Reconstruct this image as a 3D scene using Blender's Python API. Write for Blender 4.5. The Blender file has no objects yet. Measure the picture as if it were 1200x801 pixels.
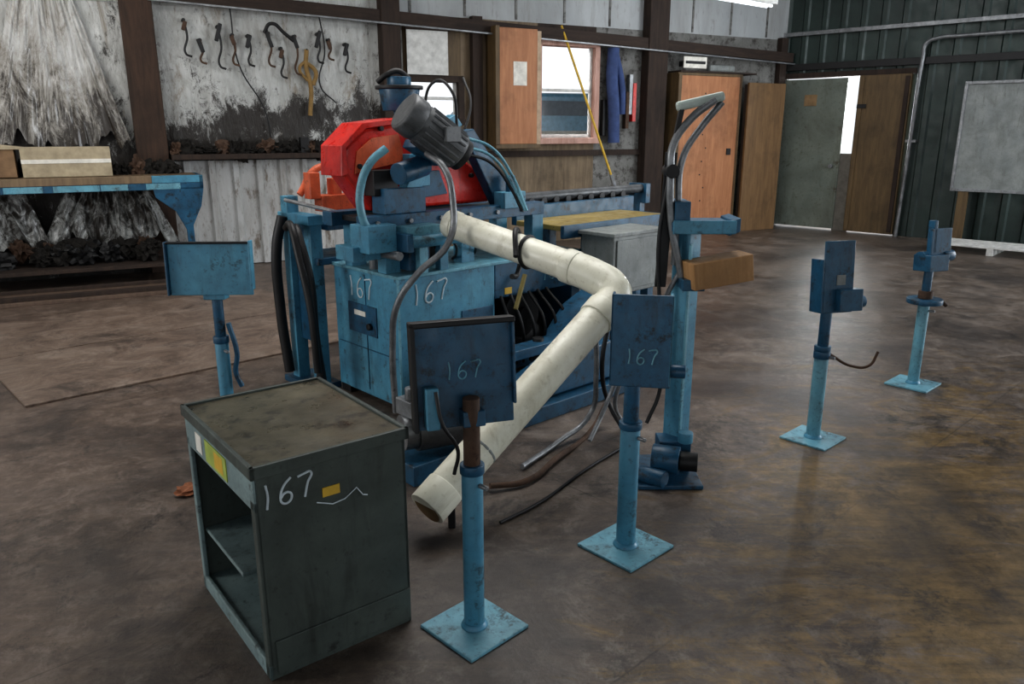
import bpy, bmesh, math, random
from mathutils import Vector, Matrix, Euler
random.seed(7)
pi=math.pi
SC=bpy.context.scene
COL=SC.collection
# ---------------------------------------------------------------- materials
def newmat(name):
    m=bpy.data.materials.new(name); m.use_nodes=True
    nt=m.node_tree; b=nt.nodes['Principled BSDF']
    return m,nt,b
def N(nt,t,**k):
    n=nt.nodes.new(t)
    for a,v in k.items(): setattr(n,a,v)
    return n
def ramp(nt,fac,stops):
    r=N(nt,'ShaderNodeValToRGB'); e=r.color_ramp.elements
    while len(e)<len(stops): e.new(0.5)
    for i,(p,c) in enumerate(stops):
        e[i].position=p; e[i].color=(c[0],c[1],c[2],1) if not isinstance(c,(int,float)) else (c,c,c,1)
    nt.links.new(fac,r.inputs[0]); return r.outputs[0]
def noise(nt,vec,scale,detail=6,rough=.6,dist=0):
    n=N(nt,'ShaderNodeTexNoise'); n.inputs['Scale'].default_value=scale; n.inputs['Detail'].default_value=detail
    n.inputs['Roughness'].default_value=rough; n.inputs['Distortion'].default_value=dist
    nt.links.new(vec,n.inputs['Vector']); return n.outputs['Fac']
def mix(nt,fac,a,b,mode='MIX'):
    m=N(nt,'ShaderNodeMix',data_type='RGBA',blend_type=mode)
    if isinstance(fac,(int,float)): m.inputs[0].default_value=fac
    else: nt.links.new(fac,m.inputs[0])
    for i,v in ((6,a),(7,b)):
        if isinstance(v,tuple): m.inputs[i].default_value=(v[0],v[1],v[2],1)
        else: nt.links.new(v,m.inputs[i])
    return m.outputs[2]
def math_(nt,op,a,b):
    m=N(nt,'ShaderNodeMath',operation=op)
    for i,v in ((0,a),(1,b)):
        if isinstance(v,(int,float)): m.inputs[i].default_value=v
        else: nt.links.new(v,m.inputs[i])
    return m.outputs[0]
def coord(nt,scale=(1,1,1),rot=(0,0,0),kind='Object'):
    t=N(nt,'ShaderNodeTexCoord'); mp=N(nt,'ShaderNodeMapping')
    mp.inputs['Scale'].default_value=scale; mp.inputs['Rotation'].default_value=rot
    nt.links.new(t.outputs[kind],mp.inputs[0]); return mp.outputs[0]
def bump(nt,b,h,st=.3,d=.02):
    n=N(nt,'ShaderNodeBump'); n.inputs['Strength'].default_value=st; n.inputs['Distance'].default_value=d
    nt.links.new(h,n.inputs['Height']); nt.links.new(n.outputs[0],b.inputs['Normal'])
def worn(name,c1,c2,dirt=(.02,.018,.015),scale=5,amount=.5,rough=.5,metal=0.0,stretch=(1,1,1),soft=.16,speck=.4):
    m,nt,b=newmat(name); v=coord(nt,stretch)
    base=ramp(nt,noise(nt,v,scale),[(.3,c1),(.7,c2)])
    g0=ramp(nt,noise(nt,v,scale*.8,8,.7,.5),[(.42,0.0),(.70,.75)])
    base=mix(nt,g0,base,tuple(.40*x+.60*y for x,y in zip(c1,dirt)))
    g1=ramp(nt,noise(nt,coord(nt,(1,1,.18)),scale*4,7,.7,.3),[(.54,0.0),(.70,.5)])
    base=mix(nt,g1,base,dirt)
    g2=ramp(nt,noise(nt,v,scale*14,3,.6),[(.60,0.0),(.69,speck)])
    base=mix(nt,g2,base,dirt)
    g=ramp(nt,noise(nt,v,scale*2.7,10,.75),[(amount,0.0),(amount+soft*.6,.9)])
    nt.links.new(mix(nt,g,base,dirt),b.inputs['Base Color'])
    nt.links.new(ramp(nt,noise(nt,v,scale*3),[(.3,rough-.12),(.7,rough+.15)]),b.inputs['Roughness'])
    b.inputs['Metallic'].default_value=metal
    bump(nt,b,noise(nt,v,scale*6),.15,.005); return m
def plain(name,c,rough=.6,metal=0):
    m,nt,b=newmat(name); v=coord(nt)
    nt.links.new(ramp(nt,noise(nt,v,12),[(.3,tuple(x*.75 for x in c)),(.7,tuple(min(1,x*1.15) for x in c))]),b.inputs['Base Color'])
    b.inputs['Roughness'].default_value=rough; b.inputs['Metallic'].default_value=metal; return m
def emis(name,c,s):
    m,nt,b=newmat(name); b.inputs['Base Color'].default_value=(*c,1); b.inputs['Emission Color'].default_value=(*c,1); b.inputs['Emission Strength'].default_value=s; return m
def woodm(name,c1,c2,rough=.6,scale=3):
    m,nt,b=newmat(name); v=coord(nt,(6,6,.7))
    f=noise(nt,v,scale,8,.65,.6)
    c=ramp(nt,f,[(.3,c1),(.7,c2)])
    c=mix(nt,ramp(nt,noise(nt,coord(nt),1.8,8,.7),[(.5,0.0),(.75,.6)]),c,tuple(x*.35 for x in c1))
    nt.links.new(c,b.inputs['Base Color']); b.inputs['Roughness'].default_value=rough
    bump(nt,b,f,.1,.005); return m
BLUE=worn('blue_paint',(.060,.225,.350),(.105,.33,.455),(.032,.048,.055),4,.56,.42)
BLUEL=worn('light_blue_paint',(.12,.325,.425),(.20,.43,.52),(.04,.052,.055),5,.55,.44)
BLUED=worn('dark_blue_paint',(.010,.068,.135),(.024,.120,.215),(.012,.016,.020),5,.54,.40)
GREYG=worn('greygreen_paint',(.055,.070,.064),(.090,.110,.098),(.022,.023,.021),3,.59,.45)
GREYGL=worn('greygreen_light',(.17,.24,.25),(.24,.32,.32),(.05,.06,.06),5,.58,.5)
LID=worn('cabinet_lid',(.080,.070,.044),(.155,.138,.092),(.022,.020,.012),4,.52,.34)
DARK=plain('dark_steel',(.018,.018,.019),.5,.3)
BLACK=plain('black_rubber',(.008,.008,.009),.5)
STEEL=worn('grey_steel',(.17,.18,.19),(.32,.33,.34),(.05,.05,.05),8,.62,.38,.5)
MOTOR=worn('motor_grey',(.07,.075,.08),(.14,.145,.15),(.02,.02,.02),8,.62,.42,.2)
BOXG=worn('box_grey',(.19,.21,.21),(.28,.30,.29),(.07,.07,.06),5,.64,.5)
RED=worn('red_paint',(.55,.018,.014),(.72,.04,.025),(.08,.012,.01),5,.60,.33)
ORANGE=worn('orange_paint',(.60,.10,.035),(.72,.17,.07),(.1,.03,.02),6,.58,.45)
PVC=worn('white_pvc_pipe',(.66,.65,.54),(.80,.79,.69),(.30,.26,.17),2.6,.62,.36,speck=.25)
CHALK=plain('chalk_paint',(.62,.70,.74),.9)
YEL=plain('yellow_label',(.62,.40,.05),.6)
WHITE=plain('white_paint',(.62,.62,.6),.7)
WOODO=woodm('orange_plywood',(.31,.125,.052),(.46,.215,.10))
WOODD=woodm('dark_plywood',(.075,.048,.022),(.15,.098,.044))
WOODB=woodm('block_wood',(.30,.16,.06),(.48,.28,.13))
TIMBER=woodm('timber',(.020,.013,.010),(.050,.031,.022),.8)
POSTM=woodm('rusty_post',(.026,.016,.011),(.070,.038,.024),.8)
TAN=woodm('tan_board',(.12,.09,.06),(.25,.19,.125),.8)
TABLE=worn('table_top',(.26,.19,.05),(.40,.30,.10),(.09,.06,.03),5,.56,.4)
GREEN=worn('green_steel_siding',(.016,.032,.028),(.028,.050,.044),(.009,.014,.014),2,.6,.42,.1)
DOORG=worn('grey_door',(.13,.155,.135),(.19,.215,.18),(.06,.05,.03),2,.58,.6)
CORR=worn('white_corrugated',(.40,.41,.41),(.57,.58,.58),(.13,.10,.07),2.2,.54,.45,0,(1,1,.35))
PAPER=plain('paper',(.72,.70,.64),.9)
CARD=plain('cardboard',(.40,.34,.24),.9)
CLOTHB=plain('blue_cloth',(.05,.08,.19),.9)
RUST=worn('rust_brown',(.06,.036,.024),(.12,.068,.042),(.02,.012,.01),8,.58,.8)
GRASS=plain('gravel',(.58,.57,.53),.9)

def wall_ins():
    m,nt,b=newmat('insulation_lining'); v=coord(nt)
    base=ramp(nt,noise(nt,v,1.6,5),[(.3,(.34,.35,.34)),(.7,(.60,.61,.60))])
    wr=ramp(nt,noise(nt,coord(nt,(1,1,.3)),7,8,.7,1.5),[(.4,0.0),(.7,.6)])
    base=mix(nt,wr,base,(.21,.20,.18))
    st=ramp(nt,noise(nt,coord(nt,(1,1,.20)),4.5,9,.75,1.0),[(.55,0.0),(.68,.85)])
    c=mix(nt,st,base,(.17,.125,.075))
    sp=ramp(nt,noise(nt,coord(nt,(1,1,.6)),13,7,.75,.6),[(.57,0.0),(.66,.75)])
    c=mix(nt,sp,c,(.05,.042,.034))
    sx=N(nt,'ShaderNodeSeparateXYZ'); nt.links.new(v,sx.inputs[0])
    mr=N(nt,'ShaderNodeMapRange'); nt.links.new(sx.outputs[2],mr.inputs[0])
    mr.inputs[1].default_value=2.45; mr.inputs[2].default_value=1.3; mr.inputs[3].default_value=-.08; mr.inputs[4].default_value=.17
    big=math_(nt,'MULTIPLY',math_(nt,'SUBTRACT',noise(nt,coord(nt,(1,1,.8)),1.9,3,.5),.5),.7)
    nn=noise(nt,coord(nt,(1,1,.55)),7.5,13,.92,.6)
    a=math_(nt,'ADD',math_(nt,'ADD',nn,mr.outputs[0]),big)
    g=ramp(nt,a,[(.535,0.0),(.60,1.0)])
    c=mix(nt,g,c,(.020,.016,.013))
    nt.links.new(c,b.inputs['Base Color']); b.inputs['Roughness'].default_value=.5
    bump(nt,b,noise(nt,coord(nt,(1,1,.4)),3,7),.9,.09); return m
INS=wall_ins()
UPPER=worn('upper_lining',(.30,.32,.33),(.44,.46,.47),(.20,.19,.17),1.2,.58,.6,0,(1,1,.3))
R43=(0,0,-math.radians(43.2))
def floor_mat():
    m,nt,b=newmat('plywood_floor')
    v=coord(nt,(1,1,1),R43)
    n1=noise(nt,v,.7,6,.65,.5); n2=noise(nt,v,2.4,12,.80,.9); n3=noise(nt,v,8,10,.82,.4); n4=noise(nt,v,28,5,.7)
    grain=noise(nt,coord(nt,(1.0,7,1),R43),1.8,11,.78,.9)
    base=ramp(nt,n2,[(.35,(.032,.024,.020)),(.5,(.090,.070,.058)),(.64,(.20,.168,.145))])
    base=mix(nt,ramp(nt,grain,[(.44,0.0),(.64,.5)]),base,(.175,.128,.090))
    base=mix(nt,ramp(nt,n3,[(.51,0.0),(.62,.55)]),base,(.235,.205,.180))
    sx=N(nt,'ShaderNodeSeparateXYZ'); nt.links.new(coord(nt),sx.inputs[0])
    mr=N(nt,'ShaderNodeMapRange'); nt.links.new(sx.outputs[0],mr.inputs[0]); mr.inputs[1].default_value=-.6; mr.inputs[2].default_value=1.5; mr.inputs[3].default_value=-.20; mr.inputs[4].default_value=.08
    my=N(nt,'ShaderNodeMapRange'); nt.links.new(sx.outputs[1],my.inputs[0]); my.inputs[1].default_value=2.6; my.inputs[2].default_value=6.0; my.inputs[3].default_value=.05; my.inputs[4].default_value=-.16
    wav=noise(nt,coord(nt,(1,2.2,1),(0,0,math.radians(25))),1.6,12,.80,1.8)
    a2=math_(nt,'ADD',math_(nt,'ADD',mr.outputs[0],my.outputs[0]),wav)
    ylw=mix(nt,ramp(nt,math_(nt,'ADD',math_(nt,'MULTIPLY',grain,.5),math_(nt,'MULTIPLY',n3,.5)),[(.40,0.0),(.60,1.0)]),(.065,.040,.012),(.27,.175,.065))
    base=mix(nt,ramp(nt,a2,[(.50,0.0),(.60,.85)]),base,ylw)
    ml=N(nt,'ShaderNodeMapRange'); nt.links.new(sx.outputs[0],ml.inputs[0]); ml.inputs[1].default_value=-.6; ml.inputs[2].default_value=-2.4; ml.inputs[3].default_value=0; ml.inputs[4].default_value=.5
    base=mix(nt,ml.outputs[0],base,mix(nt,ramp(nt,n3,[(.38,0.0),(.62,1.0)]),(.075,.048,.037),(.25,.18,.14)))
    base=mix(nt,ramp(nt,n1,[(.36,.75),(.50,0.0)]),base,(.026,.020,.019))
    base=mix(nt,ramp(nt,noise(nt,coord(nt,(1,1,1),(0,0,.3)),1.4,13,.88,.4),[(.39,.85),(.47,0.0)]),base,(.018,.015,.014))
    base=mix(nt,ramp(nt,n4,[(.58,0.0),(.69,.55)]),base,(.02,.016,.014))
    br=N(nt,'ShaderNodeTexBrick'); nt.links.new(v,br.inputs['Vector']); br.offset=.37
    br.inputs['Scale'].default_value=1; br.inputs['Brick Width'].default_value=2.44; br.inputs['Row Height'].default_value=1.22; br.inputs['Mortar Size'].default_value=.005; br.inputs['Mortar Smooth'].default_value=.5
    sm=math_(nt,'MULTIPLY',br.outputs['Fac'],ramp(nt,n1,[(.42,0.0),(.58,.6)]))
    base=mix(nt,sm,base,(.022,.017,.014))
    nt.links.new(base,b.inputs['Base Color'])
    nt.links.new(ramp(nt,n2,[(.3,.30),(.7,.50)]),b.inputs['Roughness'])
    bump(nt,b,math_(nt,'ADD',n2,math_(nt,'MULTIPLY',n3,.4)),.25,.02); return m
FLOOR=floor_mat()

# ---------------------------------------------------------------- builders
def empty(name,loc=(0,0,0),rz=0,parent=None):
    o=bpy.data.objects.new(name,None); o.empty_display_size=.1; o.location=loc; o.rotation_euler=(0,0,rz); COL.objects.link(o)
    if parent: o.parent=parent
    return o
def mk(name,me,parent,mat,loc=(0,0,0),rot=(0,0,0)):
    o=bpy.data.objects.new(name,me); COL.objects.link(o); o.location=loc; o.rotation_euler=rot
    if parent: o.parent=parent
    if mat: me.materials.append(mat)
    return o
def bevel(o,w,seg=2):
    if w>0:
        md=o.modifiers.new('b','BEVEL'); md.width=w; md.segments=seg; md.limit_method='ANGLE'
def box(parent,name,c,s,mat,rot=(0,0,0),bv=.004):
    me=bpy.data.meshes.new(name); bm=bmesh.new(); bmesh.ops.create_cube(bm,size=1)
    for v in bm.verts: v.co=Vector((v.co.x*s[0],v.co.y*s[1],v.co.z*s[2]))
    bm.to_mesh(me); bm.free(); o=mk(name,me,parent,mat,c,rot); bevel(o,bv); return o
def bx(parent,name,x0,x1,y0,y1,z0,z1,mat,bv=.004):
    me=bpy.data.meshes.new(name); bm=bmesh.new(); bmesh.ops.create_cube(bm,size=1)
    for v in bm.verts: v.co=Vector(((x0+x1)/2+v.co.x*abs(x1-x0),(y0+y1)/2+v.co.y*abs(y1-y0),(z0+z1)/2+v.co.z*abs(z1-z0)))
    bm.to_mesh(me); bm.free(); o=mk(name,me,parent,mat); bevel(o,bv); return o
def cyl(parent,name,p1,p2,r,mat,r2=None,seg=24,bv=.003):
    p1=Vector(p1);p2=Vector(p2);d=p2-p1
    me=bpy.data.meshes.new(name); bm=bmesh.new()
    bmesh.ops.create_cone(bm,cap_ends=True,segments=seg,radius1=r,radius2=r if r2 is None else r2,depth=d.length)
    for f in bm.faces: f.smooth=len(f.verts)==4
    bm.to_mesh(me); bm.free()
    o=mk(name,me,parent,mat,(p1+p2)/2); o.rotation_euler=d.to_track_quat('Z','Y').to_euler(); bevel(o,bv); return o
def bar(parent,name,p1,p2,w,h,mat,bv=.003,roll=0):
    p1=Vector(p1);p2=Vector(p2);d=p2-p1
    o=box(parent,name,(p1+p2)/2,(w,h,d.length),mat,(0,0,0),bv)
    q=d.to_track_quat('Z','Y') @ Euler((0,0,roll)).to_quaternion()
    o.rotation_euler=q.to_euler(); return o
def tube(parent,name,pts,r,mat,fill=True,smooth=True):
    cu=bpy.data.curves.new(name,'CURVE'); cu.dimensions='3D'; cu.bevel_depth=r; cu.bevel_resolution=6; cu.use_fill_caps=fill; cu.resolution_u=10
    sp=cu.splines.new('BEZIER' if smooth else 'POLY')
    if smooth:
        sp.bezier_points.add(len(pts)-1)
        for i,p in enumerate(pts):
            bp=sp.bezier_points[i]; bp.co=p; bp.handle_left_type=bp.handle_right_type='AUTO'
    else:
        sp.points.add(len(pts)-1)
        for i,p in enumerate(pts): sp.points[i].co=(*p,1)
    o=bpy.data.objects.new(name,cu); COL.objects.link(o); cu.materials.append(mat)
    if parent: o.parent=parent
    return o
def prism(parent,name,pts,y0,y1,mat,bv=.004):
    me=bpy.data.meshes.new(name); bm=bmesh.new()
    a=[bm.verts.new((x,y0,z)) for x,z in pts]; b=[bm.verts.new((x,y1,z)) for x,z in pts]; n=len(pts)
    bm.faces.new(a); bm.faces.new(b[::-1])
    for i in range(n): bm.faces.new((a[i],b[i],b[(i+1)%n],a[(i+1)%n]))
    bmesh.ops.recalc_face_normals(bm,faces=bm.faces); bm.to_mesh(me); bm.free()
    o=mk(name,me,parent,mat); bevel(o,bv); return o
STK={'1':[[(.22,1),(.30,.5),(.26,0)]],
     '6':[[(.50,1),(.22,.75),(.08,.35),(.14,.06),(.36,.0),(.52,.18),(.44,.40),(.22,.42),(.10,.28)]],
     '7':[[(.05,.92),(.30,.97),(.60,.95),(.46,.55),(.34,.0)]]}
def chalk(parent,name,s,size,loc,ex,ez,th=.0045,mat=None):
    ex=Vector(ex);ez=Vector(ez);loc=Vector(loc); G=empty(name,(0,0,0),0,parent); x=-.36*len(s)
    for k,ch in enumerate(s):
        for st in STK[ch]:
            P=[tuple(loc+ex*((x+px)*size)+ez*((py-.5)*size)) for px,py in st]
            tube(G,'stroke_%d'%k,P,th,mat or CHALK)
        x+=.72
def corrug(parent,name,s0,s1,z0,z1,pitch,depth,mat,y=0):
    me=bpy.data.meshes.new(name); bm=bmesh.new(); xs=[];x=s0
    prof=[(0,0),(.62,0),(.70,-1),(.92,-1),(1.0,0)]
    while x<s1:
        for f,d in prof[:-1]: xs.append((x+f*pitch,y+d*depth))
        x+=pitch
    xs=[p for p in xs if p[0]<=s1]+[(s1,y)]
    a=[bm.verts.new((p[0],p[1],z0)) for p in xs]; b=[bm.verts.new((p[0],p[1],z1)) for p in xs]
    for i in range(len(xs)-1): bm.faces.new((a[i],a[i+1],b[i+1],b[i]))
    bm.to_mesh(me); bm.free(); return mk(name,me,parent,mat)

# ---------------------------------------------------------------- camera
cam=bpy.data.objects.new('camera',bpy.data.cameras.new('camera')); COL.objects.link(cam)
cam.location=(0,0,1.6); cam.rotation_euler=(math.radians(90)-math.atan(250/905),0,0)
cam.data.sensor_width=36; cam.data.lens=27.15; cam.data.clip_end=200
SC.camera=cam

# ---------------------------------------------------------------- room
me=bpy.data.meshes.new('floor'); bm=bmesh.new()
for p in ((-16,-6),(16,-6),(16,20),(-16,20)): bm.verts.new((p[0],p[1],0))
bm.faces.new(bm.verts); bm.to_mesh(me); bm.free(); mk('floor',me,None,FLOOR)
box(None,'ceiling',(0,6,4.3),(30,26,.1),plain('ceiling_metal',(.12,.12,.12),.8),(0,0,0),0)
WP=(-3.60,9.21,0); WA=math.atan2(.46,.888); RP=(4.47,13.41,0); RA=math.atan2(-.689,.725)
WL=empty('wall_left',WP,WA)
def wl(n,s0,s1,z0,z1,mat,y0=0,y1=.15,bv=0): return bx(WL,n,s0,s1,y0,y1,z0,z1,mat,bv)
wl('lining_a',-7,2.5,1.25,2.98,INS); wl('base_a',-7,2.5,0,1.25,INS)
wl('under_window_a',2.5,3.3,0,1.72,TAN); wl('over_window_a',2.5,3.3,2.2,2.98,WOODD)
wl('mid',3.3,4.45,0,2.98,TAN)
wl('under_window_b',4.45,5.4,0,1.40,TAN); wl('over_window_b',4.45,5.4,2.77,2.98,TIMBER)
GWALL=worn('grimy_grey',(.14,.14,.13),(.24,.24,.23),(.04,.035,.03),2.5,.5,.7)
wl('right_part',5.4,9.2,0,2.98,GWALL)
wl('upper',-7,9.2,2.98,4.25,UPPER)
wl('upper_left_lining',-7,2.2,2.9,4.25,INS,-.02,0)
corrug(WL,'corrugated_skirt',-.40,2.35,0.01,1.24,.27,.035,CORR,-.02)
for i,(a,b) in enumerate(((-.68,-.36),(2.18,2.42),(6.2,6.55))):
    wl('post_%d'%i,a,b,0,4.25,TIMBER if i else POSTM,-.18,0,.01)
for i,s in enumerate((3.5,8.95)): wl('stud_%d'%i,s-.07,s+.07,0,3.0,TIMBER,-.1,0)
for i in range(9): wl('rib_%d'%i,2.6+i*.75,2.63+i*.75,3.0,4.2,GWALL,-.012,0)
wl('mid_rail',2.42,6.2,1.22,1.30,TIMBER,-.05,0)
bar(WL,'girt',(-.4,-.1,3.00),(9.1,-.1,2.70),.12,.14,TIMBER)
bar(WL,'conduit_run',(-.4,-.2,2.92),(9.1,-.2,2.60),.022,.022,STEEL)
def window(nm,s0,s1,z0,z1,mat,cross):
    W=empty(nm,WP,WA); t=.06
    bx(W,'jamb_l',s0-t,s0+.02,-.06,.12,z0-t,z1+t,mat); bx(W,'jamb_r',s1-.02,s1+t,-.06,.12,z0-t,z1+t,mat)
    bx(W,'head',s0-t,s1+t,-.06,.12,z1-.02,z1+t,mat); bx(W,'sill',s0-t,s1+t,-.10,.12,z0-t,z0+.02,mat)
    bx(W,'sash_l',s0+.02,s0+.06,.02,.06,z0,z1,WHITE);bx(W,'sash_r',s1-.06,s1-.02,.02,.06,z0,z1,WHITE)
    for i,z in enumerate(cross): bx(W,'rail_%d'%i,s0,s1,.02,.05,z-.02,z+.02,WHITE)
    return W
window('window_1',2.50,3.26,1.70,2.20,TIMBER,[1.98])
window('window_2',4.47,5.38,1.45,2.72,woodm('pinkish_frame',(.40,.22,.17),(.55,.35,.29)),[1.5,2.12])
OUT=empty('outside_yard',WP,WA)
bx(OUT,'ground',-4,20,.3,24,-.12,-.02,GRASS,0)
CAR=empty('parked_van',WP,WA)
prism(CAR,'body',[(5.3,.45),(5.2,1.35),(5.7,1.75),(6.3,2.30),(10.6,2.34),(10.8,.45)],4.6,6.5,plain('van_paint',(.19,.38,.52),.3),.08)
bx(CAR,'glass',6.3,9.6,4.57,4.6,1.86,2.15,plain('van_glass',(.07,.10,.13),.1),0)
bx(CAR,'trim_band',5.4,10.7,4.57,4.6,1.35,1.55,PAPER,0)
for i,x in enumerate((6.3,9.5)): cyl(CAR,'wheel_%d'%i,(x,4.5,.37),(x,4.75,.37),.38,BLACK)

WR=empty('wall_right',RP,RA)
corrug(WR,'siding_a',-.2,.06,0,4.25,.3,.03,GREEN); corrug(WR,'siding_b',2.0,7.0,0,4.25,.3,.03,GREEN)
corrug(WR,'siding_over',.06,2.0,2.42,4.25,.3,.03,GREEN)
bx(WR,'rail_high',-.1,7,-.10,-.04,3.02,3.08,STEEL)
bx(WR,'girt',-.1,7,-.08,0,2.50,2.60,DARK)
bx(WR,'backing',2.0,7,.02,.12,0,4.25,DARK,0)
bx(WR,'door_head',.0,2.05,-.05,.1,2.38,2.46,TIMBER)
D1=empty('door_1',RP,RA)
bx(D1,'leaf',.05,1.08,-.06,-.01,.03,2.36,DOORG); bx(D1,'frame',.0,.05,-.08,.02,0,2.40,TIMBER)
bx(D1,'stain_patch',.42,.62,-.07,-.06,1.95,2.12,plain('door_stain',(.26,.17,.09),.9),0)
cyl(D1,'knob',(.96,-.12,1.02),(.96,-.06,1.02),.03,STEEL); bx(D1,'gap_filler',1.06,1.30,-.04,-.0,.0,1.22,plain('gap_filler_grey',(.16,.15,.13),.8))  # last box is a filler panel added to keep the lower door gap dark
D2=empty('door_2',RP,RA)
bx(D2,'leaf',1.27,2.02,-.10,-.05,.02,2.38,WOODD)
bx(D2,'batten',1.29,1.35,-.13,-.10,.05,2.35,WOODD); bx(D2,'batten_2',1.94,2.0,-.13,-.10,.05,2.35,TIMBER)
bx(D2,'hinge',1.28,1.42,-.135,-.13,1.9,1.96,DARK)
PIPE=empty('conduit_pipe',RP,RA)
tube(PIPE,'pipe',[(2.08,-.12,0),(2.12,-.12,1.5),(2.14,-.12,2.6),(2.16,-.12,2.78),(2.3,-.12,2.84),(2.6,-.12,2.85),(7,-.12,2.85)],.028,STEEL)
bx(PIPE,'bracket',2.05,2.2,-.14,-.03,1.4,1.44,STEEL)
WB=empty('whiteboard_on_stand',RP,RA)
bx(WB,'board',2.85,4.1,-.45,-.42,.78,2.2,BOXG); bx(WB,'frame_top',2.83,4.12,-.47,-.41,2.18,2.22,STEEL);bx(WB,'frame_left',2.83,2.87,-.47,-.41,.76,2.2,STEEL);bx(WB,'frame_bottom',2.83,4.12,-.47,-.41,.75,.79,STEEL)
for i,x in enumerate((3.0,3.95)): bx(WB,'leg_%d'%i,x-.06,x+.06,-.46,-.38,0.0,.78,WOODD)
PAL=empty('white_pallet',(6.30,10.30,0),RA)
for i in range(4): bx(PAL,'slat_%d'%i,-.55,.9,-.3+i*.18,-.18+i*.18,.09,.115,WHITE)
for i,x in enumerate((-.5,.15,.8)): bx(PAL,'runner_%d'%i,x-.04,x+.04,-.3,.36,0,.09,WHITE)

PN=empty('orange_plywood_cupboard',WP,WA)
bx(PN,'panel',6.68,7.9,-.30,-.25,.02,2.36,WOODO); bx(PN,'edge',6.66,6.72,-.32,-.02,.0,2.38,WOODD); bx(PN,'edge_r',7.86,7.92,-.30,-.02,.0,2.38,WOODD)
bx(PN,'top',6.66,7.92,-.3,-.02,2.36,2.40,WOODD); bx(PN,'latch',7.68,7.76,-.32,-.30,1.2,1.3,DARK)
for i in range(9): bx(PN,'nail_%d'%i,7.2+.05*math.sin(i*2),7.22+.05*math.sin(i*2),-.305,-.30,.5+i*.2,.52+i*.2,DARK,0)
PN2=empty('dark_plywood_panel',WP,WA)
bx(PN2,'panel',7.95,8.72,-.42,-.38,.0,2.28,woodm('mid_plywood',(.115,.065,.026),(.21,.12,.05))); bx(PN2,'batten',7.97,8.03,-.38,-.3,.0,2.26,TIMBER);bx(PN2,'batten_r',8.64,8.7,-.38,-.3,.0,2.26,TIMBER)
SG=empty('paper_sign_and_shelf',WP,WA)
bx(SG,'plate',6.72,7.15,-.34,-.32,2.46,2.62,PAPER); bx(SG,'border',6.75,7.12,-.345,-.34,2.52,2.56,DARK,0); bx(SG,'hanger',6.9,6.93,-.32,-.0,2.50,2.58,DARK)
bx(SG,'shelf',6.7,8.2,-.30,-.0,2.405,2.43,TIMBER); bx(SG,'rolled_paper',7.3,7.8,-.25,-.14,2.43,2.53,BOXG,.03)
SH=empty('open_window_shutter',WP,WA)
bx(SH,'panel',3.72,4.28,-.30,-.26,1.40,2.86,WOODO); bx(SH,'side',3.66,3.72,-.30,0,1.38,2.88,WOODD); bx(SH,'side_r',4.28,4.34,-.30,0,1.38,2.84,plain('pale_wood',(.45,.34,.24),.7)); bx(SH,'base',3.66,4.34,-.3,0,1.34,1.40,WOODD)
bx(SH,'notice',3.92,4.12,-.305,-.30,2.15,2.45,PAPER,0)
SHT=empty('white_paper_sheet',WP,WA)
bx(SHT,'sheet',2.52,3.08,-.10,-.085,2.26,2.80,WHITE); bx(SHT,'pin_bar',2.50,3.10,-.11,-.085,2.79,2.82,TIMBER)
BR=empty('yellow_broom',WP,WA)
cyl(BR,'handle',(4.75,-.12,2.95),(5.25,-.75,.9),.016,YEL); cyl(BR,'ferrule',(5.23,-.73,.98),(5.28,-.79,.75),.03,STEEL); cyl(BR,'bristles',(5.27,-.79,.8),(5.36,-.90,.0),.05,YEL,.09)
CLO=empty('hanging_jacket',WP,WA)
tube(CLO,'body',[(5.62,-.12,2.7),(5.60,-.13,2.3),(5.64,-.14,1.9),(5.66,-.14,1.4)],.085,CLOTHB); tube(CLO,'sleeve',[(5.65,-.14,2.6),(5.76,-.15,2.2),(5.78,-.15,1.8)],.05,CLOTHB); cyl(CLO,'hook',(5.62,0,2.75),(5.62,-.14,2.75),.012,STEEL)
TL=empty('hanging_tools',WP,WA)
for i,s in enumerate((5.5,5.9,6.02,5.95)):
    bx(TL,'tool_%d'%i,s,s+.06,-.08,-.0,1.5+.1*i,2.0+.12*i,(DARK,RUST,RED,STEEL)[i])
HK=empty('wall_hooks',WP,WA)
for i,(s,z,l) in enumerate(((-.05,2.75,.35),(.10,2.55,.22),(.30,2.70,.42),(.45,2.62,.3),(.62,2.62,.3),(.85,2.66,.34),(.98,2.5,.3),(1.15,2.64,.4),(1.42,2.68,.3),(1.55,2.62,.2),(1.75,2.58,.3))):
    cyl(HK,'peg_%d'%i,(s,0,z),(s,-.08,z),.02,DARK)
    tube(HK,'hook_%d'%i,[(s,-.08,z),(s+.02,-.08,z-l*.5),(s-.01,-.08,z-l),(s+.05,-.09,z-l-.03)],.012,RUST if i%2 else DARK)
    box(HK,'hook_head_%d'%i,(s,-.08,z-.06),(.045,.03,.10+.05*(i%3)),DARK if i%3 else RUST,(0,.3*(-1)**i,0),.01)
tube(HK,'arm',[(.80,-.08,2.66),(.88,-.12,2.76),(1.02,-.14,2.66),(1.12,-.14,2.58)],.020,DARK)
tube(HK,'cable',[(.45,-.06,2.9),(.5,-.05,2.3),(.75,-.05,1.8),(.8,-.06,1.4)],.008,DARK)
tube(HK,'cable_b',[(1.45,-.06,2.9),(1.5,-.05,2.5),(1.42,-.05,2.1),(1.6,-.06,1.9)],.008,DARK)
ST=empty('hanging_yellow_strap',WP,WA)
stm=plain('strap',(.26,.165,.06),.8)
tube(ST,'strap',[(1.28,-.06,2.5),(1.26,-.07,2.3),(1.30,-.07,2.1),(1.27,-.07,1.75)],.026,stm)
tube(ST,'loop',[(1.28,-.06,2.35),(1.37,-.07,2.25),(1.33,-.07,2.1)],.025,stm)
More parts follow.
